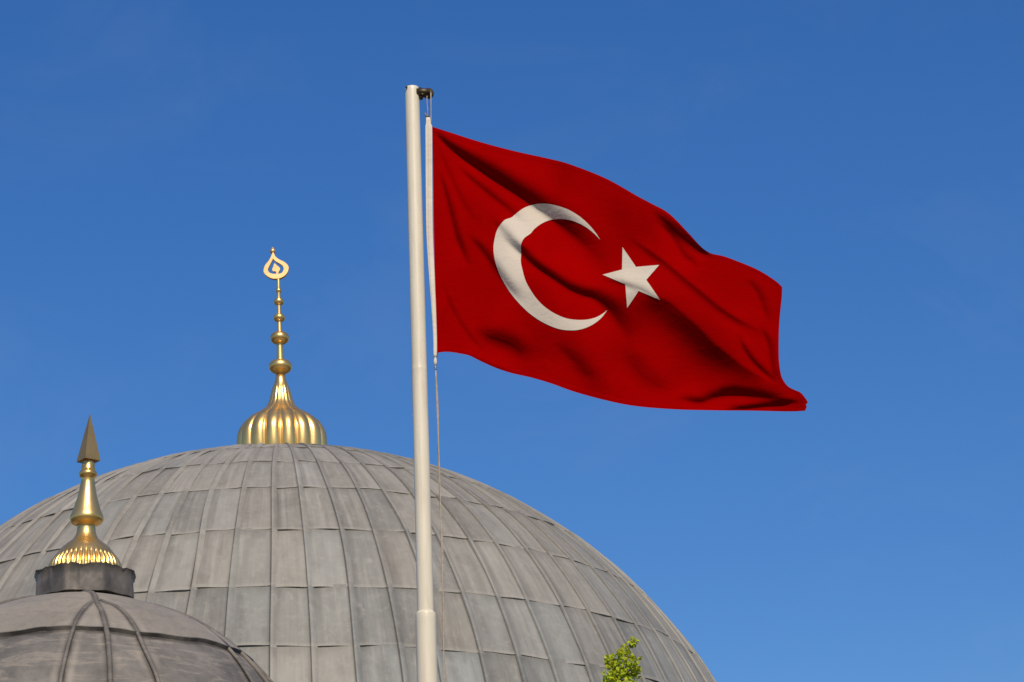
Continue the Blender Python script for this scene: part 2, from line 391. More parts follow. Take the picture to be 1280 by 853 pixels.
def building_body():
    mb = MB()
    z0 = BC[2]
    mb.lathe([((0, 0, z0 - 2.2), BR - .15), ((0, 0, z0 + .03), BR - .15)], 96)
    mb.lathe([((0, 0, z0 - .42), BR - .05), ((0, 0, z0 - .32), BR + .3), ((0, 0, z0 - .16), BR + .34), ((0, 0, z0 - .06), BR + .08)], 96)
    mb.build('drum', STONE, big, False)
    mb = MB(); mb.box((0, 0, (z0 - 2.2)/2), (BR + .9, BR + .9, (z0 - 2.2)/2)); mb.box((0, 0, z0 - 2.32), (BR + 1.2, BR + 1.2, .14))
    mb.build('wall', STONE, big, False)
    for sx in (-1, 0, 1):
        f = MB(); x = sx * 4.6
        for a, b2, c, d in ((x - .75, 1.5, .08, 1.3), (x + .75, 1.5, .08, 1.3)): f.box((a, -BR - .95, 2.4), (.09, .08, 1.25))
        f.box((x, -BR - .95, 1.08), (.95, .12, .08)); f.box((x, -BR - .95, 3.73), (.95, .1, .08))
        fr = f.build('window', STONE, big, False)
        p = MB(); p.box((x, -BR - .905, 2.4), (.66, .008, 1.24)); p.build('pane', GLASS, fr, False)
building_body()

# gold finial: (photo x, photo y, half width in photo px) measured down the finial, standing on the axis of the dome
def px_profile(lst, Y, org):
    out = []
    for q in lst:
        P = at_depth(q[0], q[1], Y); sc = scale_at(P)
        out.append(((P[0] - org[0], P[1] - org[1], P[2]), q[2] * sc) + tuple(q[3:]))
    return out
YB = BC[1]
AX = lambda y: 352.7 - (554 - y) * .0232
def bulb(mb, y, hw, hh, Y, org, AXf, n=32, k=14, pw=.9):
    L = []
    for i in range(k + 1):
        a = math.pi * i / k; yy = y + hh * math.cos(a); L.append((AXf(yy), yy, max(.3, hw * math.sin(a) ** pw)))
    mb.lathe(px_profile(L, Y, org), n)
def big_finial():
    prof = [(554, 9), (500, 8), (470, 5.4), (450, 4.6), (432, 4.0), (424, 3.9), (415, 3.4), (410, 3.2), (404, 2.9), (398, 2.8), (379, 2.6), (372, 2.5), (366, 2.4), (364, 2.6), (356, 2.2), (346, 2.1), (343, 1.9)]
    m = MB(); m.lathe(px_profile([(AX(y), y, h) for y, h in prof], YB, BC), 24); fin = m.build('finial', GOLD, big)
    on = [(600, 46, .12), (588, 53, .12), (575, 56.5, .125), (562, 57.4, .13), (552, 57, .13), (545, 56.2, .13), (537.5, 53, .125), (530, 47.6, .115), (524.4, 41, .10), (518.8, 31.6, .085), (515, 25.8, .07), (509.4, 18.8, .07), (502, 15.0, .07), (495, 13.4, .07), (488.8, 11.9, .06), (484.5, 10.4, .05), (483, 9.4, .0), (478.5, 8.0, 0), (473.8, 6.5, 0), (468, 5.4, 0)]
    m = MB(); m.lathe(px_profile([(AX(y), y, h, d) for y, h, d in on], YB, BC), 256, lobes=16); m.build('onion_base', GOLD, fin)
    for y, hw, hh in ((458.6, 14.8, 9.0), (422.8, 12.0, 8.0), (397.6, 7.5, 5.2), (377.4, 6.5, 4.8), (363.6, 3.8, 3.2)):
        m = MB(); bulb(m, y, hw, hh, YB, BC, AX); m.build('ball', GOLD, fin)
    # openwork crest
    out = [(346.6, 349.4), (340, 349), (333.5, 345.5), (329.8, 340.5), (331.5, 333), (335.5, 328), (339, 322), (341.2, 316.5), (342.8, 318), (344.2, 321.5), (349, 325.5), (356, 329), (360.6, 334), (360.2, 340), (356.5, 345.2), (351, 348.6), (346.6, 349.4)]
    inn = [(347, 342.5), (342, 342.6), (338.2, 341.2), (336.4, 338.2), (337.6, 334.6), (339.4, 331), (341.2, 327.5), (342.0, 325.5), (343, 326.8), (345.6, 329), (349.4, 331.2), (352.6, 333.8), (353.6, 337.2), (352.6, 340.2), (350.2, 342.2), (347, 342.5)]
    spade = [(346.8, 345.5), (344.8, 340.2), (341.8, 340.2), (340.5, 337.6), (341.8, 334.4), (343.3, 330.2), (346.5, 333), (349.4, 335.2), (350.2, 338), (348.6, 340.2), (348.6, 340.4), (346.8, 345.5)]
    m = MB()
    def plate(A, Bc, th):
        v = []; n = len(A)
        for dy in (-th, th):
            for q in (A, Bc):
                for x, y in q:
                    P = at_depth(x, y, YB); v.append((P[0] - BC[0], dy, P[2]))
        f = []
        for i in range(n):
            j = (i + 1) % n; a, b2, c, d = i, n + i, 2*n + i, 3*n + i; a1, b1, c1, d1 = j, n + j, 2*n + j, 3*n + j
            f += [(a, a1, b1, b2), (c, d, d1, c1), (a, c, c1, a1), (b2, b1, d1, d)]
        m.add(v, f)
    A = smooth_curve(out, 60)[:-1]; B2 = (345.3, 335.6) + (smooth_curve(inn, 60)[:-1] - (345.3, 335.6))*(1.16, 1.13); plate(A, B2, .035)
    Sp = smooth_curve(spade, 40)[:-1]; ctr = Sp.mean(0); plate(Sp, ctr + (Sp - ctr) * .02, .03)
    m.tube([(at_depth(346.8, y, YB) - BC) * (1, 0, 0) + np.array([0, 0, at_depth(346.8, y, YB)[2]]) for y in (350, 343)], .03, 10)
    bulb(m, 314.3, 3.6, 3.4, YB, BC, lambda y: 341, 16, 8)
    bulb(m, 319.0, 1.6, 1.6, YB, BC, lambda y: 341.6, 12, 6)
    m.tube([(at_depth(340.6, y, YB) - BC) * (1, 0, 0) + np.array([0, 0, at_depth(340.6, y, YB)[2]]) for y in (312, 309.8)], .02, 8)
    sharp(fix_normals(m.build('crest', GOLD_PALE, fin)), 40)
big_finial()

# ------------------------------------------------------------------ the small domed turret
SD = 28.0
n_s = np.array([-0.156276, 0.97212, 0.174814]); al = math.radians(5.01245)
SC = CAM + n_s * SD; SR = SD * math.sin(al); YS = SC[1]
tur = thing('domed_turret', 'small dark turret dome at lower left under a spear-tipped gold finial', 'turret')
tur.location = (SC[0], SC[1], 0)
def sps(az, lat, r): return (r*math.cos(lat)*math.sin(az), -r*math.cos(lat)*math.cos(az), SC[2] + r*math.sin(lat))
LAP = 44.3
def small_dome():
    V, Fc, mats = [], [], []
    NA, NL = 600, 150
    lat_lap = math.radians(LAP)
    # upper dusty sheets lapped over the lower dark ones, a real step between
    def shell(l0, l1, rfun, m, tag_):
        b0 = len(V)
        for i in range(NL + 1):
            lat = l0 + (l1 - l0) * i / NL
            for j in range(NA):
                az = 2*math.pi*j/NA
                V.append(sps(az, lat + tag_(az) * (1 - i/NL), rfun(az, lat, i/NL)))
        for i in range(NL):
            for j in range(NA):
                k = (j + 1) % NA; Fc.append((b0 + i*NA + j, b0 + i*NA + k, b0 + (i+1)*NA + k, b0 + (i+1)*NA + j)); mats.append(m)
    nz = lambda az, lat: mnoise.noise(Vector((3*math.sin(az)*math.cos(lat), 3*math.cos(az)*math.cos(lat), 3*math.sin(lat))))
    shell(0, lat_lap + .03, lambda az, lat, t: SR - .012 + .012*nz(az, lat), 0, lambda az: 0)
    sag = lambda az: .010*math.sin(az*6 + 1) + .014*mnoise.noise(Vector((az*5, 0, 5))) + .002*mnoise.noise(Vector((az*16, 0, 5)))
    shell(lat_lap, math.radians(84), lambda az, lat, t: SR + .014*(1 - min(1, t*6)) + .010 + .010*nz(az, lat) - (.035 if t == 0 else 0), 1, sag)
    # rolls: at each of the six corners one straight roll and two that arch out from it
    def roll(path, r0):
        m = MB(); pts = []; rad = []
        for i, (az, lat) in enumerate(path):
            w_ = .005*mnoise.noise(Vector((az*5, lat*7, 2)))
            pts.append(sps(az + w_, lat, SR + .006)); rad.append(r0 * (1 + .06*mnoise.noise(Vector((lat*22, az, 3)))))
        m.tube(pts, rad, 10); m.build('rib', LEAD_ROLL, o)
    def lat_of(y, x=None):                                    # photo point -> azimuth and latitude on this dome
        r = ray(x, y); oc = CAM - SC; b = np.dot(r, oc); c = np.dot(oc, oc) - SR**2; q = oc + r*(-b - math.sqrt(max(0, b*b - c)))
        return math.atan2(q[0], -q[1]), math.asin(q[2]/SR)
    P0 = [(105, 736), (112, 742), (120, 752), (127, 765), (131, 780), (134.5, 800), (136.5, 825), (138, 853)]
    Pr = [(126, 752), (134, 755), (143, 758), (153, 765), (162, 776), (170, 790), (178, 806), (187, 826), (197, 853)]
    Pl = [(118, 752), (111, 757), (103, 765), (96, 776), (91, 789), (86, 806), (81, 826), (76, 853)]
    paths = []
    for Pp in (P0, Pr, Pl):
        q = [lat_of(y, x) for x, y in Pp]; a0 = q[-1][0]; l0 = q[-1][1]
        dz = (q[-1][0] - q[-2][0]) * .5
        q += [(a0 + dz*t, l0 - .12*t*1.6) for t in (1, 2, 3, 4, 5)]
        paths.append(smooth_curve(q, 60))
    # dark lines close beside the rolls, chalky run-off a hand further out
    lanes = np.array([[(l, a + math.radians(g_)) for a, l in p] for g_ in (-118, -57, 0, 56, 117) for p in [smooth_curve(q_, 260) for q_ in paths]]).reshape(-1, 2)
    Vn = np.array(V); la = np.arcsin(np.clip((Vn[:, 2] - SC[2])/np.linalg.norm(Vn - (0, 0, SC[2]), axis=1), -1, 1)); aa = np.arctan2(Vn[:, 0], -Vn[:, 1])
    dm = np.full(len(Vn), 9.0); sel = (np.abs(aa) < 2.4) & (la > .3)
    L3 = np.c_[np.cos(lanes[:, 0])*np.sin(lanes[:, 1]), -np.cos(lanes[:, 0])*np.cos(lanes[:, 1]), np.sin(lanes[:, 0])]
    V3 = np.c_[np.cos(la)*np.sin(aa), -np.cos(la)*np.cos(aa), np.sin(la)][sel]
    dm[sel] = np.concatenate([np.sqrt(np.maximum(0, np.min(2 - 2*(c_ @ L3.T), axis=1))) for c_ in np.array_split(V3, 120)])*SR
    under = np.zeros(len(Vn)); nlow = (NL + 1)*NA
    under[:nlow] = np.clip(1 - np.abs(la[:nlow] - (lat_lap + np.array([sag(x) for x in aa[:nlow]]) - .006))/.016, 0, 1)**.5  # shade below the lap edge, painted into the colour
    under[nlow:nlow + 2*NA] = 1; under[nlow + 2*NA:nlow + 3*NA] = .5  # the lap's lip takes the same painted shade
    tone = np.c_[np.maximum(np.exp(-(dm/.034)**4), under), np.exp(-((dm - .075)/.028)**2), la*0, la*0 + 1]
    o = mesh_obj('dome', V, Fc, LEAD_DARK, tur, True, None, tone); o.data.materials.append(LEAD_WARM)
    o.data.polygons.foreach_set('material_index', mats); sharp(fix_normals(o), 40)
    for k in range(6):
        for i, p in enumerate(paths):
            roll([(a + math.radians((0, 56, 117, 179, 241, 302)[k]), l) for a, l in p], (.026, .019, .019)[i])
    return o
sdome = small_dome()

def turret_body():
    m = MB(); z = SC[2]
    m.lathe([((0, 0, z - 2.4), SR - .1), ((0, 0, z + .02), SR - .1)], 6); m.lathe([((0, 0, z - .3), SR + .05), ((0, 0, z - .2), SR + .28), ((0, 0, z - .08), SR + .28), ((0, 0, z - .03), SR + .02)], 6)
    m.lathe([((0, 0, 0), SR + .25), ((0, 0, z - 2.4), SR + .25)], 6)
    m.build('wall', STONE, tur, False)
turret_body()

def collar():
    # creased sheet wrapped round the foot of the finial; the rim is bent outward and ragged
    cb = at_depth(106, 748, YS); sc = scale_at(cb); zb = at_depth(106, 749, YS)[2]; zt = at_depth(106, 720.5, YS)[2]
    n = 144; m = MB(); R = []
    cx, cy = cb[0] - SC[0], 0
    rows = [(-.14, 1.00, 0), (0, 1.0, 0), (.25, 1.0, 0), (.6, .985, 0), (.86, .985, .3), (.97, 1.02, 1), (1.0, 1.03, 1), (1.01, .985, 1), (.93, .93, .6), (.98, .62, .1), (1.0, .2, 0)]
    for t, k, rag in rows:
        ring = []
        for j in range(n):
            a = 2*math.pi*j/n
            poly = math.cos(math.pi/8) / math.cos(((a + .25) % (math.pi/4)) - math.pi/8)
            crease = -.020*math.exp(-((a - 4.70)/.035)**2) + .016*math.exp(-((a - 4.78)/.04)**2)
            wv = 1 + crease*(t > -.1) + .016*mnoise.noise(Vector((math.cos(a)*4, math.sin(a)*4, t*1.2))) + .006*mnoise.noise(Vector((math.cos(a)*11, math.sin(a)*11, t*.6)))
            r = 64.5 * sc * (.25 + .75*poly) * wv * k
            zz = zb + (zt - zb)*t + rag*(.022*mnoise.noise(Vector((math.cos(a)*5, math.sin(a)*5, 9))) + .009*mnoise.noise(Vector((math.cos(a)*14, math.sin(a)*14, 3)))) + .012*mnoise.noise(Vector((math.cos(a)*2.5, math.sin(a)*2.5, 4)))
            ring.append((cx + r*math.cos(a), cy + r*math.sin(a), zz))
        R.append(ring)
    m.rings(R, cap=True); o = m.build('collar', COLLAR, tur); sharp(fix_normals(o), 50)
collar()
AS = lambda y: 106.6 + (704 - y) * .0315
def small_finial():
    pr = [(716, 12), (672, 14.2), (668, 12.6), (664, 11.7), (660, 11.2), (658, 11.4), (656.5, 14.0), (654.5, 18.2), (651.5, 20.6), (648.5, 21.2), (645.5, 20.5), (641, 18.6), (636, 16.7), (630, 14.9), (622, 12.4), (612, 10.2), (604, 8.9), (598, 8.1), (597.4, 8.6), (596, 10.4), (594, 11.4), (591.5, 11.3), (589.5, 9.8), (588.5, 8.6), (587.3, 9.2), (586.2, 8.6), (582, 8.3), (570, 8.0), (566, 6)]
    m = MB(); m.lathe(px_profile([(AS(y), y, h) for y, h in pr], YS, SC), 48); fin = m.build('finial', GOLD, tur); sharp(fin, 60)
    ba = [(724, 46), (714, 46.4, .05), (709, 46, .09), (704, 43.8, .065), (700, 41, .065), (697, 38.9, .05), (695.4, 37.4, .0), (691, 34, 0), (686.5, 30.5, 0), (681, 24, 0), (677, 18.6, 0), (674, 15.6, 0), (671, 14.0, 0), (669, 13.0, 0)]
    m = MB(); m.lathe(px_profile([(AS(y), y, *q) for y, *q in ba], YS, SC), 320, lobes=40); sharp(m.build('fluted_base', GOLD, fin), 60)
    # square spear point, a corner towards the viewer
    z0 = at_depth(AS(576), 577, YS); z1 = at_depth(AS(518), 517.5, YS); sc = scale_at(z0); m = MB()
    rr = 15.4 * sc; R = []
    for t, k in ((.05, .5), (0, 1), (.06, .955), (.4, .615), (.8, .21), (1, .012)):
        c = z0 + (z1 - z0)*t; R.append([(c[0] - SC[0] + rr*k*math.sin(a), c[1] - SC[1] - rr*k*math.cos(a), c[2]) for a in [math.radians(-6 + 90*q) for q in range(4)]])
    m.rings(R); sharp(fix_normals(m.build('spearhead', GOLD_DULL, fin)), 20)
small_finial()

# ------------------------------------------------------------------ flagpole
YP = 24.0
pole_top = at_depth(515, 110, YP); px0, pz1 = pole_top[0], pole_top[2]
pole = thing('flagpole', 'tall cream white flagpole carrying the red flag', 'flagpole'); pole.location = (px0, YP, 0)
sp_ = scale_at(pole_top)
z_sl = at_depth(531.8, 766.5, YP)[2]; z_j = at_depth(524, 463, YP)[2]
m = MB()
m.lathe([((0, 0, z_sl - .3), 9.9*sp_), ((0, 0, z_sl + .1), 9.75*sp_), ((0, 0, z_sl + .2), 9.75*sp_), ((0, 0, z_j - .05), 9.36*sp_), ((0, 0, z_j - .01), 9.35*sp_), ((0, 0, z_j), 9.42*sp_), ((0, 0, z_j + .008), 9.42*sp_), ((0, 0, z_j + .014), 9.3*sp_), ((0, 0, z_j + .06), 9.3*sp_), ((0, 0, pz1 - .09), 9.02*sp_), ((0, 0, pz1 - .03), 9.0*sp_), ((0, 0, pz1 - .008), 8.8*sp_), ((0, 0, pz1), 8.2*sp_)], 48)
sharp(m.build('shaft', POLE, pole), 50)
m = MB(); m.lathe([((0, 0, 0), 13.5*sp_), ((0, 0, z_sl - .06), 12.05*sp_), ((0, 0, z_sl - .012), 12.0*sp_), ((0, 0, z_sl - .003), 11.7*sp_), ((0, 0, z_sl + .002), 10.6*sp_), ((0, 0, z_sl + .012), 9.8*sp_)], 48); sharp(m.build('lower_sleeve', POLE, pole), 50)
m = MB(); m.lathe([((0, 0, 0), .34), ((0, 0, .10), .34), ((0, 0, .12), .30), ((0, 0, .3), .12)], 32); m.build('base_plate', STONE, pole)
def rel(x, y, dy=0):
    P = at_depth(x, y, YP); return np.array([P[0] - px0, dy, P[2]])
# pulley at the head: a forked bracket, a sheave and its bolt
m = MB()
for s in (-1, 1): m.tube([rel(521, 117, s*.030), rel(530, 116.5, s*.030), rel(537.5, 116.0, s*.027)], [.036, .030, .026], 12)
m.tube([rel(519, 117), rel(526, 117)], [.05, .047], 14); m.tube([rel(524.5, 110.5), rel(524.8, 124)], [.024, .03], 10)
br = m.build('pulley_bracket', BRONZE, pole)
c = rel(535.5, 117.0); m = MB(); m.rings([[(c[0] + r*math.cos(a), y, c[2] + r*math.sin(a)) for a in np.linspace(0, 2*math.pi, 28, endpoint=False)] for y, r in ((-.020, .048), (-.012, .05), (0, .036), (.012, .05), (.020, .048))]); m.build('sheave', BRONZE, br)
m = MB(); m.tube([rel(508.4, 112.4, -.045), rel(508.4, 112.4, -.066)], .010, 8); m.build('bolt', BRONZE, pole)

# ------------------------------------------------------------------ flag
FY = YP - .02
yaw = math.radians(-8)                        # the fly end swings a little away from the viewer
fn = np.array([math.sin(yaw), -math.cos(yaw), 0]); fp0 = at_depth(541, 300, FY)
PX = 1 / scale_at(fp0)                        # photo px per metre
dview = -ray(760, 340)
top = [(540.3, 158.5), (565, 166.5), (591, 175), (620, 183.5), (650, 191), (678, 197), (703, 203), (722, 209.5), (743, 217.5), (762, 226), (780, 236), (797, 246), (815, 255.5), (831, 264), (843, 274), (861.6, 293.5), (873, 306), (881, 313), (890, 317.5), (906, 321), (935, 332), (950, 339), (963, 347), (972, 353.5), (977.5, 359)]
bot = [(546.2, 441.5), (553, 440.3), (562, 440.3), (574, 442), (587, 445), (601, 452), (620, 460.5), (640, 467), (665, 472.5), (690, 480), (720, 491), (760, 501.7), (797, 509), (851, 513.5), (902, 515), (943, 515), (975, 515), (993, 514.6), (1006, 513.6)]
lef = [(540.3, 158.5), (541, 200), (541.8, 260), (542.8, 320), (544.4, 380), (545.6, 420), (546.2, 441.5)]
rig = [(977.5, 359), (977.3, 370), (975.5, 388), (973.8, 410), (973.2, 430), (973.5, 450), (976, 468), (980, 477), (985.5, 483.5), (993, 487.5), (1000, 490.5), (1005.5, 496.5), (1009.3, 503), (1007.2, 505.5), (1008, 509), (1006, 513.6)]

def sstep(x): x = np.clip(x, 0, 1); return x*x*(3 - 2*x)
class Fold:
    """A crease along a line: the cloth climbs towards the viewer across a band beside the line and eases back on both sides."""
    def __init__(s, pts, width, slope, side=1, hard=.25, tail=3.0, t0=.15, t1=.2, soft=.5):
        s.P = smooth_curve(pts, 50); L = np.r_[0, np.cumsum(np.linalg.norm(np.diff(s.P, axis=0), axis=1))]; s.L = L / L[-1]
        k = np.linspace(0, 1, len(width)); s.w = np.interp(s.L, k, width); s.slope = slope; s.t0, s.t1 = t0, t1
        d = np.linspace(-8, 9, 2000)
        # band 0..1; 'hard' = how abruptly it starts at d = 0
        up = np.exp(-np.clip(-(d), 0, None)**2/(2*hard**2)*1.0) * (d < 0) + (d >= 0)*np.exp(-np.clip(d - .2, 0, None)**2/(2*soft**2))
        tail_f = np.exp(-((d - .4)/tail)**2)
        tail_f *= np.sum(up)/np.sum(tail_f)
        s.d = d; s.h = np.cumsum(up - tail_f)*(d[1]-d[0]); s.side = side
    def __call__(s, X, Y):
        shp = X.shape; q = np.c_[X.ravel(), Y.ravel()]; num = np.zeros(len(q)); den = np.zeros(len(q)); D = []
        for i in range(len(s.P) - 1):
            a, b = s.P[i], s.P[i+1]; ab = b - a; l2 = ab @ ab
            t = np.clip(((q - a) @ ab) / l2, 0, 1); dv = q - a - t[:, None]*ab; D.append((t, dv, np.hypot(dv[:, 0], dv[:, 1]), ab))
        dmin = np.min([x[2] for x in D], axis=0); tau = 1.0 + .10*dmin
        for i, (t, dv, dd, ab) in enumerate(D):
            sg = np.sign(ab[1]*dv[:, 0] - ab[0]*dv[:, 1])               # + above the line when it runs left to right
            w_ = s.w[i] + (s.w[i+1]-s.w[i])*t; ss = s.L[i] + (s.L[i+1]-s.L[i])*t
            v = 1.28*np.interp(dd/w_*sg*s.side, s.d, s.h)*w_*sstep(ss/s.t0)*sstep((1-ss)/s.t1)*s.slope*s.side   # slope: the fold's greatest steepness
            k = np.exp(-(dd - dmin)/tau); num += v*k; den += k
        return (num/den).reshape(shp)
FOLDS = [
 Fold([(543, 170), (553, 196), (566, 226), (582, 258), (604, 290)], [2.5, 4, 6, 7, 7], .45, 1, .3, 3, .1, .4),
 Fold([(547, 436), (551, 412), (556, 388), (562, 360)], [3, 5, 6, 5], .55, -1, .3, 3, .15, .4),
 Fold([(560, 446), (590, 450), (618, 461), (648, 470)], [5, 7, 7, 5], .5, 1, .4, 3, .3, .3),
 Fold([(930, 345), (946, 362), (956, 384), (962, 408)], [6, 8, 8, 6], .45, 1, .35, 3, .3, .3),
 # big fold from the head of the hoist through the top of the crescent
 Fold([(538, 161), (560, 181), (587, 201), (617, 221), (645, 240), (672, 258), (700, 279), (728, 301), (752, 326), (770, 340)], [3, 9, 15, 20, 22, 23, 23, 22, 20], 1.20, 1, .18, 2.6, .05, .48),
 # through the mouth of the crescent, below the star
 Fold([(618, 285), (640, 305), (658, 321), (674, 334), (693, 347), (711, 359), (727, 366), (745, 372), (764, 388), (780, 410), (800, 440)], [7, 8, 9, 10, 12, 14, 17, 18, 18], 1.10, 1, .28, 2.6, .2, .42),
 # ridge running from the star to the fly corner; shade lies below it
 Fold([(755, 334), (778, 351), (800, 367), (831, 377), (851, 393), (872, 411), (892, 431), (912, 447), (932, 462), (955, 475), (985, 492)], [14, 22, 28, 30, 28, 26, 22, 18, 13, 8], .44, -1, .09, 2.6, .28, .2, .60),
 # lower lobe near the foot
 Fold([(840, 502), (858, 501), (876, 503), (894, 497), (914, 492), (940, 494), (965, 497), (995, 501)], [6, 9, 11, 13, 13, 11, 8], .85, 1, .3, 2.4, .2, .25),
 Fold([(900, 514), (935, 511), (962, 507), (986, 503), (1006, 502)], [5, 7, 7, 6, 5], 1.0, 1, .3, 2.4, .25, .25),
 # crease in the upper fly
 Fold([(780, 292), (805, 310), (831, 329), (861, 354), (882, 371), (902, 387), (922, 400), (943, 411), (957, 421)], [4, 6, 7, 7, 7, 7, 7, 6], .55, -1, .25, 3, .2, .2),
 Fold([(950, 408), (958, 420), (963, 436), (966, 460), (970, 475)], [6, 7, 7, 6], .7, 1, .3, 3, .25, .25),
 Fold([(922, 415), (930, 434), (942, 452), (958, 467), (974, 481)], [4, 6, 7, 7], .7, 1, .25, 3, .25, .25),
 # curl under the top edge
 Fold([(812, 262), (828, 274), (843, 287), (860, 302), (878, 314), (895, 322)], [6, 10, 14, 13, 8], 1.05, 1, .35, 2.4, .25, .2),
 Fold([(815, 272), (838, 292), (856, 318), (880, 338)], [4, 6, 9, 9], .6, 1, .4, 3, .25, .3),
 # lesser creases by the hoist
 Fold([(548, 210), (556, 236), (564, 266), (573, 300), (590, 340)], [4, 6, 8, 8, 6], 1.0, 1, .25, 3, .2, .3),
 Fold([(570, 205), (590, 224), (615, 244), (645, 268), (662, 284)], [5, 7, 9, 9], .7, 1, .35, 3, .2, .25),
 Fold([(580, 288), (600, 308), (618, 332), (640, 362), (660, 384)], [6, 8, 10, 10], .68, 1, .35, 3, .25, .3),
 Fold([(612, 270), (632, 290), (652, 309), (672, 322)], [6, 8, 8, 7], .5, 1, .35, 3, .25, .3),
 Fold([(552, 345), (562, 378), (575, 402), (592, 426), (612, 446)], [4, 5, 5, 5], .4, 1, .3, 3, .25, .25),
 Fold([(590, 405), (610, 420), (640, 432), (668, 452)], [12, 18, 18, 12], .62, 1, .5, 3, .3, .3),
 Fold([(690, 424), (708, 440), (728, 460), (745, 482)], [9, 12, 12, 10], .22, 1, .4, 3, .3, .3),
 # the belly between the two main ridges leans over, away from the sky
 Fold([(752, 350), (775, 354), (800, 361), (820, 372)], [5, 7, 7, 5], .5, 1, .35, 3, .25, .25),
 Fold([(770, 420), (790, 455), (815, 478), (850, 492)], [14, 20, 22, 18], .45, 1, .5, 2.5, .3, .3),
]
def h_px(X, Y):
    h = np.zeros_like(X)
    for fo in FOLDS: h = h + fo(X, Y)
    # broad swell of cloth in the wind
    s_ = (X - 540) / 460; tt = (Y - (160 + 200*s_)) / 280
    h += (13*np.sin(2*np.pi*(s_*1.1 - tt*.35) + .4) + 5*np.sin(2*np.pi*(s_*1.5 - tt*1.3) + 2.2)) * sstep(s_/.35)
    # a taut hoist and small random slackness
    return h * (sstep((X - 540) / 15) * .92 + .08)
_gx, _gy = np.arange(520, 1030.), np.arange(140, 540.)
def blur(A, sg):
    r = int(3*sg); k = np.exp(-np.arange(-r, r + 1)**2/(2*sg**2)); k /= k.sum()
    for ax in (1, 0): A = np.apply_along_axis(lambda v: np.convolve(np.pad(v, r, 'edge'), k, 'valid'), ax, A)
    return A
# slack areas where the cloth leans out over what is below it: (outline, softness, lean)
SLACK = [
 ([(760, 360), (800, 366), (831, 378), (860, 400), (890, 430), (915, 454), (940, 474), (915, 492), (880, 494), (840, 486), (806, 466), (780, 436), (762, 404)], 15, .46),
 ([(750, 362), (772, 366), (786, 400), (806, 446), (796, 456), (772, 420), (756, 388)], 9, .16),
 ([(560, 166), (650, 190), (743, 217), (831, 264), (880, 312), (975, 358), (975, 400), (900, 370), (830, 320), (760, 285), (660, 225)], 12, .14),
 ([(700, 268), (735, 292), (758, 322), (764, 345), (748, 350), (730, 330), (705, 300)], 10, .42),
 ([(690, 420), (720, 424), (748, 462), (770, 492), (745, 492), (715, 460)], 8, .22),
 ([(600, 404), (640, 412), (655, 428), (620, 428)], 7, .22),
]
def slack(gx, gy):
    X, Y = np.meshgrid(gx, gy); sg = np.zeros_like(X)
    for poly, soft, lean in SLACK:
        ins = np.zeros(X.shape, bool)
        for i in range(len(poly)):
            (x0, y0), (x1, y1) = poly[i-1], poly[i]; ins ^= ((y0 > Y) != (y1 > Y)) & (X < (x1-x0)*(Y-y0)/((y1-y0) + 1e-9) + x0)
        sg += lean*blur(ins.astype(float), soft)
    H = -np.cumsum(sg, axis=0); ref = H[-1]*.5                          # shared between the cloth above and below
    return (H - ref[None]) * sstep((X - 541)/120)
_H = h_px(*np.meshgrid(_gx, _gy)) + slack(_gx, _gy)
_H = blur(_H, 1.2)
def h_at(X, Y):
    x = np.clip(X - 520, 1, len(_gx) - 3.001); y = np.clip(Y - 140, 1, len(_gy) - 3.001); i, j = x.astype(int), y.astype(int); fx, fy = x - i, y - j
    def cr(a, b, c, d, t): return .5*(2*b + (c-a)*t + (2*a-5*b+4*c-d)*t*t + (-a+3*b-3*c+d)*t**3)
    rows = [cr(*[_H[j+m, i+k] for k in (-1, 0, 1, 2)], fx) for m in (-1, 0, 1, 2)]
    return cr(*rows, fy)
def flag_pos(X, Y):
    X = np.asarray(X, float); Y = np.asarray(Y, float)
    V = f_[None]*F + RT[None]*(X.ravel()[:, None]-640) + UP[None]*(426.5-Y.ravel()[:, None])
    t = np.dot(fp0 - CAM, fn) / (V @ fn)
    return CAM + V*t[:, None] + dview[None]*(h_at(X, Y).ravel()/PX)[:, None]

fo_ = thing('flag', 'red flag with a white crescent and star blowing from the white flagpole', 'flag')
FO = at_depth(543, 442, FY); fo_.location = tuple(FO)
def flag_cloth():
    NU, NV = 400, 260
    T_, B_, L_, R_ = smooth_curve(top, NU+1), smooth_curve(bot, NU+1), smooth_curve(lef, NV+1), smooth_curve(rig, NV+1)
    u = np.linspace(0, 1, NU+1)[None, :, None]; v = np.linspace(0, 1, NV+1)[:, None, None]
    G = (1-v)*T_[None] + v*B_[None] + (1-u)*L_[:, None] + u*R_[:, None] - ((1-u)*(1-v)*T_[0] + u*(1-v)*T_[-1] + (1-u)*v*B_[0] + u*v*B_[-1])
    P = flag_pos(G[..., 0], G[..., 1]) - FO
    idx = np.arange((NU+1)*(NV+1)).reshape(NV+1, NU+1)
    Q = np.c_[idx[:-1, :-1].ravel(), idx[1:, :-1].ravel(), idx[1:, 1:].ravel(), idx[:-1, 1:].ravel()]
    uv = np.c_[np.broadcast_to(u[..., 0], (NV+1, NU+1)).ravel()*1.5, 1 - np.broadcast_to(v[..., 0], (NV+1, NU+1)).ravel()]
    return mesh_obj('cloth', P, Q, RED, fo_, True, uv)
flag_cloth()
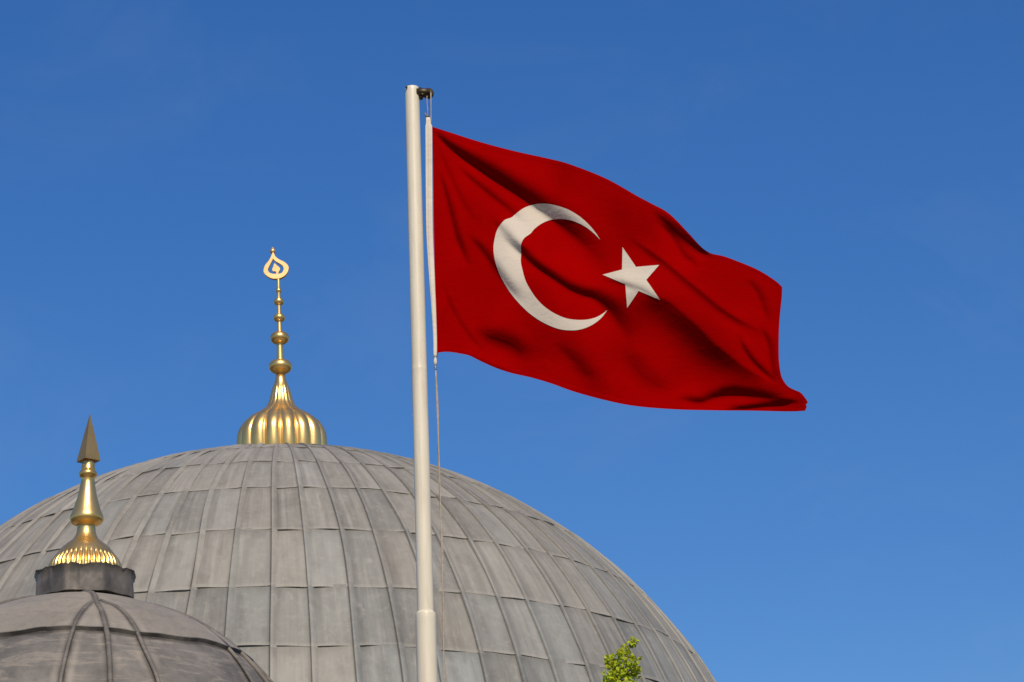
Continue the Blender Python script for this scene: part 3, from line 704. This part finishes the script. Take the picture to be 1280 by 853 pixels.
def emblem(name, grids):
    """grids: arrays (n, m, 2) of photo points on the cloth; sewn on both faces, 3 mm proud"""
    m = MB()
    for G in grids:
        X, Y = G[..., 0], G[..., 1]; e = .6
        a = flag_pos(X + e, Y) - flag_pos(X - e, Y); b = flag_pos(X, Y - e) - flag_pos(X, Y + e); nn = np.cross(a, b); nn /= np.linalg.norm(nn, axis=1)[:, None]
        if np.mean(nn @ dview) < 0: nn = -nn
        base = flag_pos(X, Y) - FO; n, k = X.shape; idx = np.arange(n*k).reshape(n, k)
        Q = np.c_[idx[:-1, :-1].ravel(), idx[1:, :-1].ravel(), idx[1:, 1:].ravel(), idx[:-1, 1:].ravel()]
        uv = np.c_[(X.ravel()-540)/300, -Y.ravel()/300]
        for s in (1, -1): m.add(base + nn*.004*s, Q, uv)
    o = m.build(name, WHITE_CLOTH, fo_)
    bm = bmesh.new(); bm.from_mesh(o.data); bmesh.ops.remove_doubles(bm, verts=bm.verts, dist=.0004); bm.to_mesh(o.data); bm.free()
    return o
q = lambda L: [(600 + x*.22284, 240 + y*.22284) for x, y in L]
c_out = q([(675, 270), (648, 229), (620, 195), (590, 165), (560, 140), (530, 120), (500, 103), (465, 89), (430, 78), (395, 70), (360, 66), (310, 69), (250, 90), (205, 122), (178, 145), (150, 155), (132, 167), (100, 210), (84, 262), (77, 320), (85, 380), (103, 440), (130, 500), (170, 565), (215, 620), (265, 670), (320, 712), (380, 745), (440, 768), (500, 777), (560, 773), (620, 752), (670, 718), (700, 685), (715, 663)])
c_in = q([(675, 270), (640, 235), (600, 203), (550, 175), (500, 158), (440, 152), (390, 160), (345, 180), (308, 208), (283, 237), (250, 262), (234, 295), (233, 345), (230, 390), (240, 440), (258, 500), (285, 550), (320, 600), (365, 645), (420, 682), (480, 708), (540, 718), (600, 717), (650, 705), (690, 683), (715, 663)])
A, Bq = smooth_curve(c_out, 240), smooth_curve(c_in, 240)
tt = np.linspace(0, 1, 15)[None, :, None]
emblem('crescent', [A[:, None]*(1-tt) + Bq[:, None]*tt])
tips = q([(800, 311), (1005, 411), (1010, 606), (825, 652), (688, 466)]); ins = q([(875, 422), (932, 495), (890, 556), (815, 518), (797, 437)])
ctr = np.mean(ins, axis=0); grids = []
for i in range(5):
    a, b, c = np.array(ins[i-1]), np.array(tips[i]), np.array(ins[i])
    s1 = np.linspace(0, 1, 22)[:, None, None]; s2 = np.linspace(0, 1, 22)[None, :, None]
    grids.append((1-s1)*((1-s2)*ctr + s2*a) + s1*((1-s2)*c + s2*b))
emblem('star', grids)
# cream canvas hoist sleeve with the rope inside
def hoist_sleeve():
    L = [(535.2, 147.5, 2.6), (535.4, 153, 2.9), (535.6, 157, 3.4), (535.9, 160, 4.3), (536.2, 190, 4.3), (536.6, 240, 4.3), (537.2, 290, 4.2), (539.0, 330, 3.8), (541.2, 370, 3.1), (542.8, 400, 2.6), (543.8, 425, 2.3), (544.0, 440, 2.2), (544.2, 447, 1.9)]
    C3 = smooth_curve(L, 80); m = MB(); R = []
    for x, y, w_ in C3:
        P = at_depth(x, y, FY) - FO; sc = 1/PX
        R.append([(P[0] + w_*sc*math.cos(a)*(1 + .05*math.sin(3*a + y*.02)), P[1] - .004 + .45*w_*sc*math.sin(a)*(1 + .35*math.sin(5*a + y*.013)), P[2]) for a in np.linspace(0, 2*math.pi, 28, endpoint=False)])
    m.rings(R); fix_normals(m.build('hoist_sleeve', CANVAS, fo_))
hoist_sleeve()

# ------------------------------------------------------------------ halyard
hal = thing('halyard', 'thin tan halyard rope hanging from the flag beside the white flagpole', 'rope'); hal.location = (FO[0], FO[1], 0)
def hp(x, y, dy=0): P = at_depth(x, y, FY); return np.array([P[0] - FO[0], dy, P[2]])
m = MB()
low = [(544.6, 462), (545.6, 490), (546.8, 520), (547.8, 545), (549.4, 590), (551, 640), (552.6, 700), (554, 760), (555, 853)]
pts = smooth_curve(low, 40); rp = [hp(x, y) for x, y in pts]; e = rp[-1].copy(); rp += [np.array([e[0] - .02, 0, e[2]*t]) for t in (.8, .6, .4, .25)]
m.tube(rp, .0062, 8)
m.tube([p + np.array([.008*math.sin(i*.35), .013, 0]) for i, p in enumerate(rp)], .006, 8)
m.tube([hp(538.6, 116), hp(538.7, 130), hp(538.8, 150), hp(538.2, 158)], .0045, 8)
m.tube([hp(533.6, 119), hp(533.8, 128), hp(534.6, 138), hp(534.6, 147.5)], .0035, 8)
m.build('rope', ROPE, hal)
m = MB(); m.lathe([(hp(533.6 + .15*i, 146.8 - i*.8), r) for i, r in enumerate((.006, .018, .020, .012, .005))], 14); m.tube([hp(530.8, 141.6), hp(533.5, 144.2)], .006, 8); m.build('snap_hook', STEEL, hal)
m = MB(); m.lathe([(hp(544.2, y), r) for y, r in ((457, .006), (456, .012), (453, .0155), (450, .014), (447.5, .009), (446, .006))], 14); m.build('toggle', CANVAS, hal)
m = MB(); m.lathe([(hp(544.3, y), r) for y, r in ((463.5, .004), (462.5, .010), (460.5, .007), (458.5, .011), (457, .005))], 14); m.build('snap_hook', STEEL, hal)
m = MB(); m.tube([hp(546.2, 441), hp(545.6, 446)], .007, 8); m.build('lashing', BRONZE, hal)

# ------------------------------------------------------------------ tree
YT = 22.0
tp = at_depth(776, 860, YT); tree = thing('tree', 'slender young tree whose bright green leafy tip pokes up before the grey dome', 'tree'); tree.location = (tp[0], YT, 0)
def tree_build():
    sc = scale_at(tp); H = tp[2]; tr = MB(); tw = MB(); rs = np.random.RandomState(3)
    def T(x, y, dy=0): P = at_depth(x, y, YT); return np.array([P[0] - tp[0], dy, P[2]])
    trunk = [np.array([.25, .1, 0]), np.array([.22, .05, 1.5]), np.array([.08, -.05, 3.2]), np.array([.05, 0, 5]), np.array([0, 0, H - .6])]
    trunk = [np.array(p) for p in smooth_curve(trunk, 20)]
    tr.tube(trunk, np.linspace(.11, .022, 20), 12)
    clus = []                                              # (centre, radius, leaves)
    for x, y, r, dy, n in ((791.5, 802.5, 4.5, 0, 34), (783, 811, 6, .03, 22), (781, 820, 9, -.04, 42), (763, 826, 7, .02, 40), (768, 836, 8, .05, 36), (779, 834, 12, 0, 70), (792, 829, 6.5, -.05, 22), (795, 838, 6, .04, 26), (774, 848, 15, 0, 90), (790, 848, 9, .06, 36), (762, 849, 8, -.06, 34), (776, 858, 17, .05, 110)):
        clus.append((T(x, y, dy), r*sc, n))
    lead = [trunk[-1], T(775, 862), T(777, 845), T(781, 825), T(787, 811), T(791.5, 800)]
    tw.tube(smooth_curve(lead, 16), np.linspace(.022, .003, 16), 8)
    for x, y, bx, by in ((763, 824, 776, 850), (796, 828, 780, 842), (783, 808, 782, 822), (796, 845, 777, 862), (758, 850, 775, 870)):
        tw.tube(smooth_curve([T(bx, by), (T(bx, by) + T(x, y))/2 + np.array([0, .02, -.01]), T(x, y)], 8), np.linspace(.008, .002, 8), 6)
    for k in range(46):                                    # the crown below the frame
        z = H - .25 - (k/46)**.8 * 4.0; rad = .35 + .5*math.sqrt(H - z)
        a = k*2.4; c = np.array([rad*math.cos(a)*rs.uniform(.5, 1), rad*math.sin(a)*rs.uniform(.5, 1), z - .25])
        i = min(range(20), key=lambda q_: abs(trunk[q_][2] - (z - .6))); tr.tube(smooth_curve([trunk[i], (trunk[i] + c)/2 + np.array([0, 0, .1]), c], 6), np.linspace(.03, .006, 6), 6)
        clus.append((c, rs.uniform(.22, .42), 70))
    tr.build('trunk', BARK, tree); tw.build('leading_shoot', TWIG, tree)
    V, Fc, T_ = [], [], []
    for c, r, n in clus:
        for _ in range(int(n*1.9)):
            d = rs.normal(0, 1, 3); d /= np.linalg.norm(d); p = c + d*r*rs.uniform(.2, 1)**.6
            ax = rs.normal(0, 1, 3) + d*.8 + np.array([0, 0, -.2]); ax /= np.linalg.norm(ax); nn = rs.normal(0, .7, 3) + np.array([.1, -.8, .9]); sd = np.cross(ax, nn); sd /= np.linalg.norm(sd); nn = np.cross(sd, ax)
            L = rs.uniform(.026, .046); W = L*rs.uniform(.30, .42); b0 = len(V)
            V += [p, p + ax*L*.45 + sd*W + nn*L*.08, p + ax*L - nn*L*.12, p + ax*L*.45 - sd*W + nn*L*.08, p + ax*L*.5]
            Fc += [(b0, b0+1, b0+4), (b0+1, b0+2, b0+4), (b0+2, b0+3, b0+4), (b0+3, b0, b0+4)]
            t = (np.clip(rs.normal(.5, .25), 0, 1), rs.rand(), 0, 1); T_ += [t]*5
    mesh_obj('crown', V, Fc, LEAF, tree, False, None, T_)
tree_build()
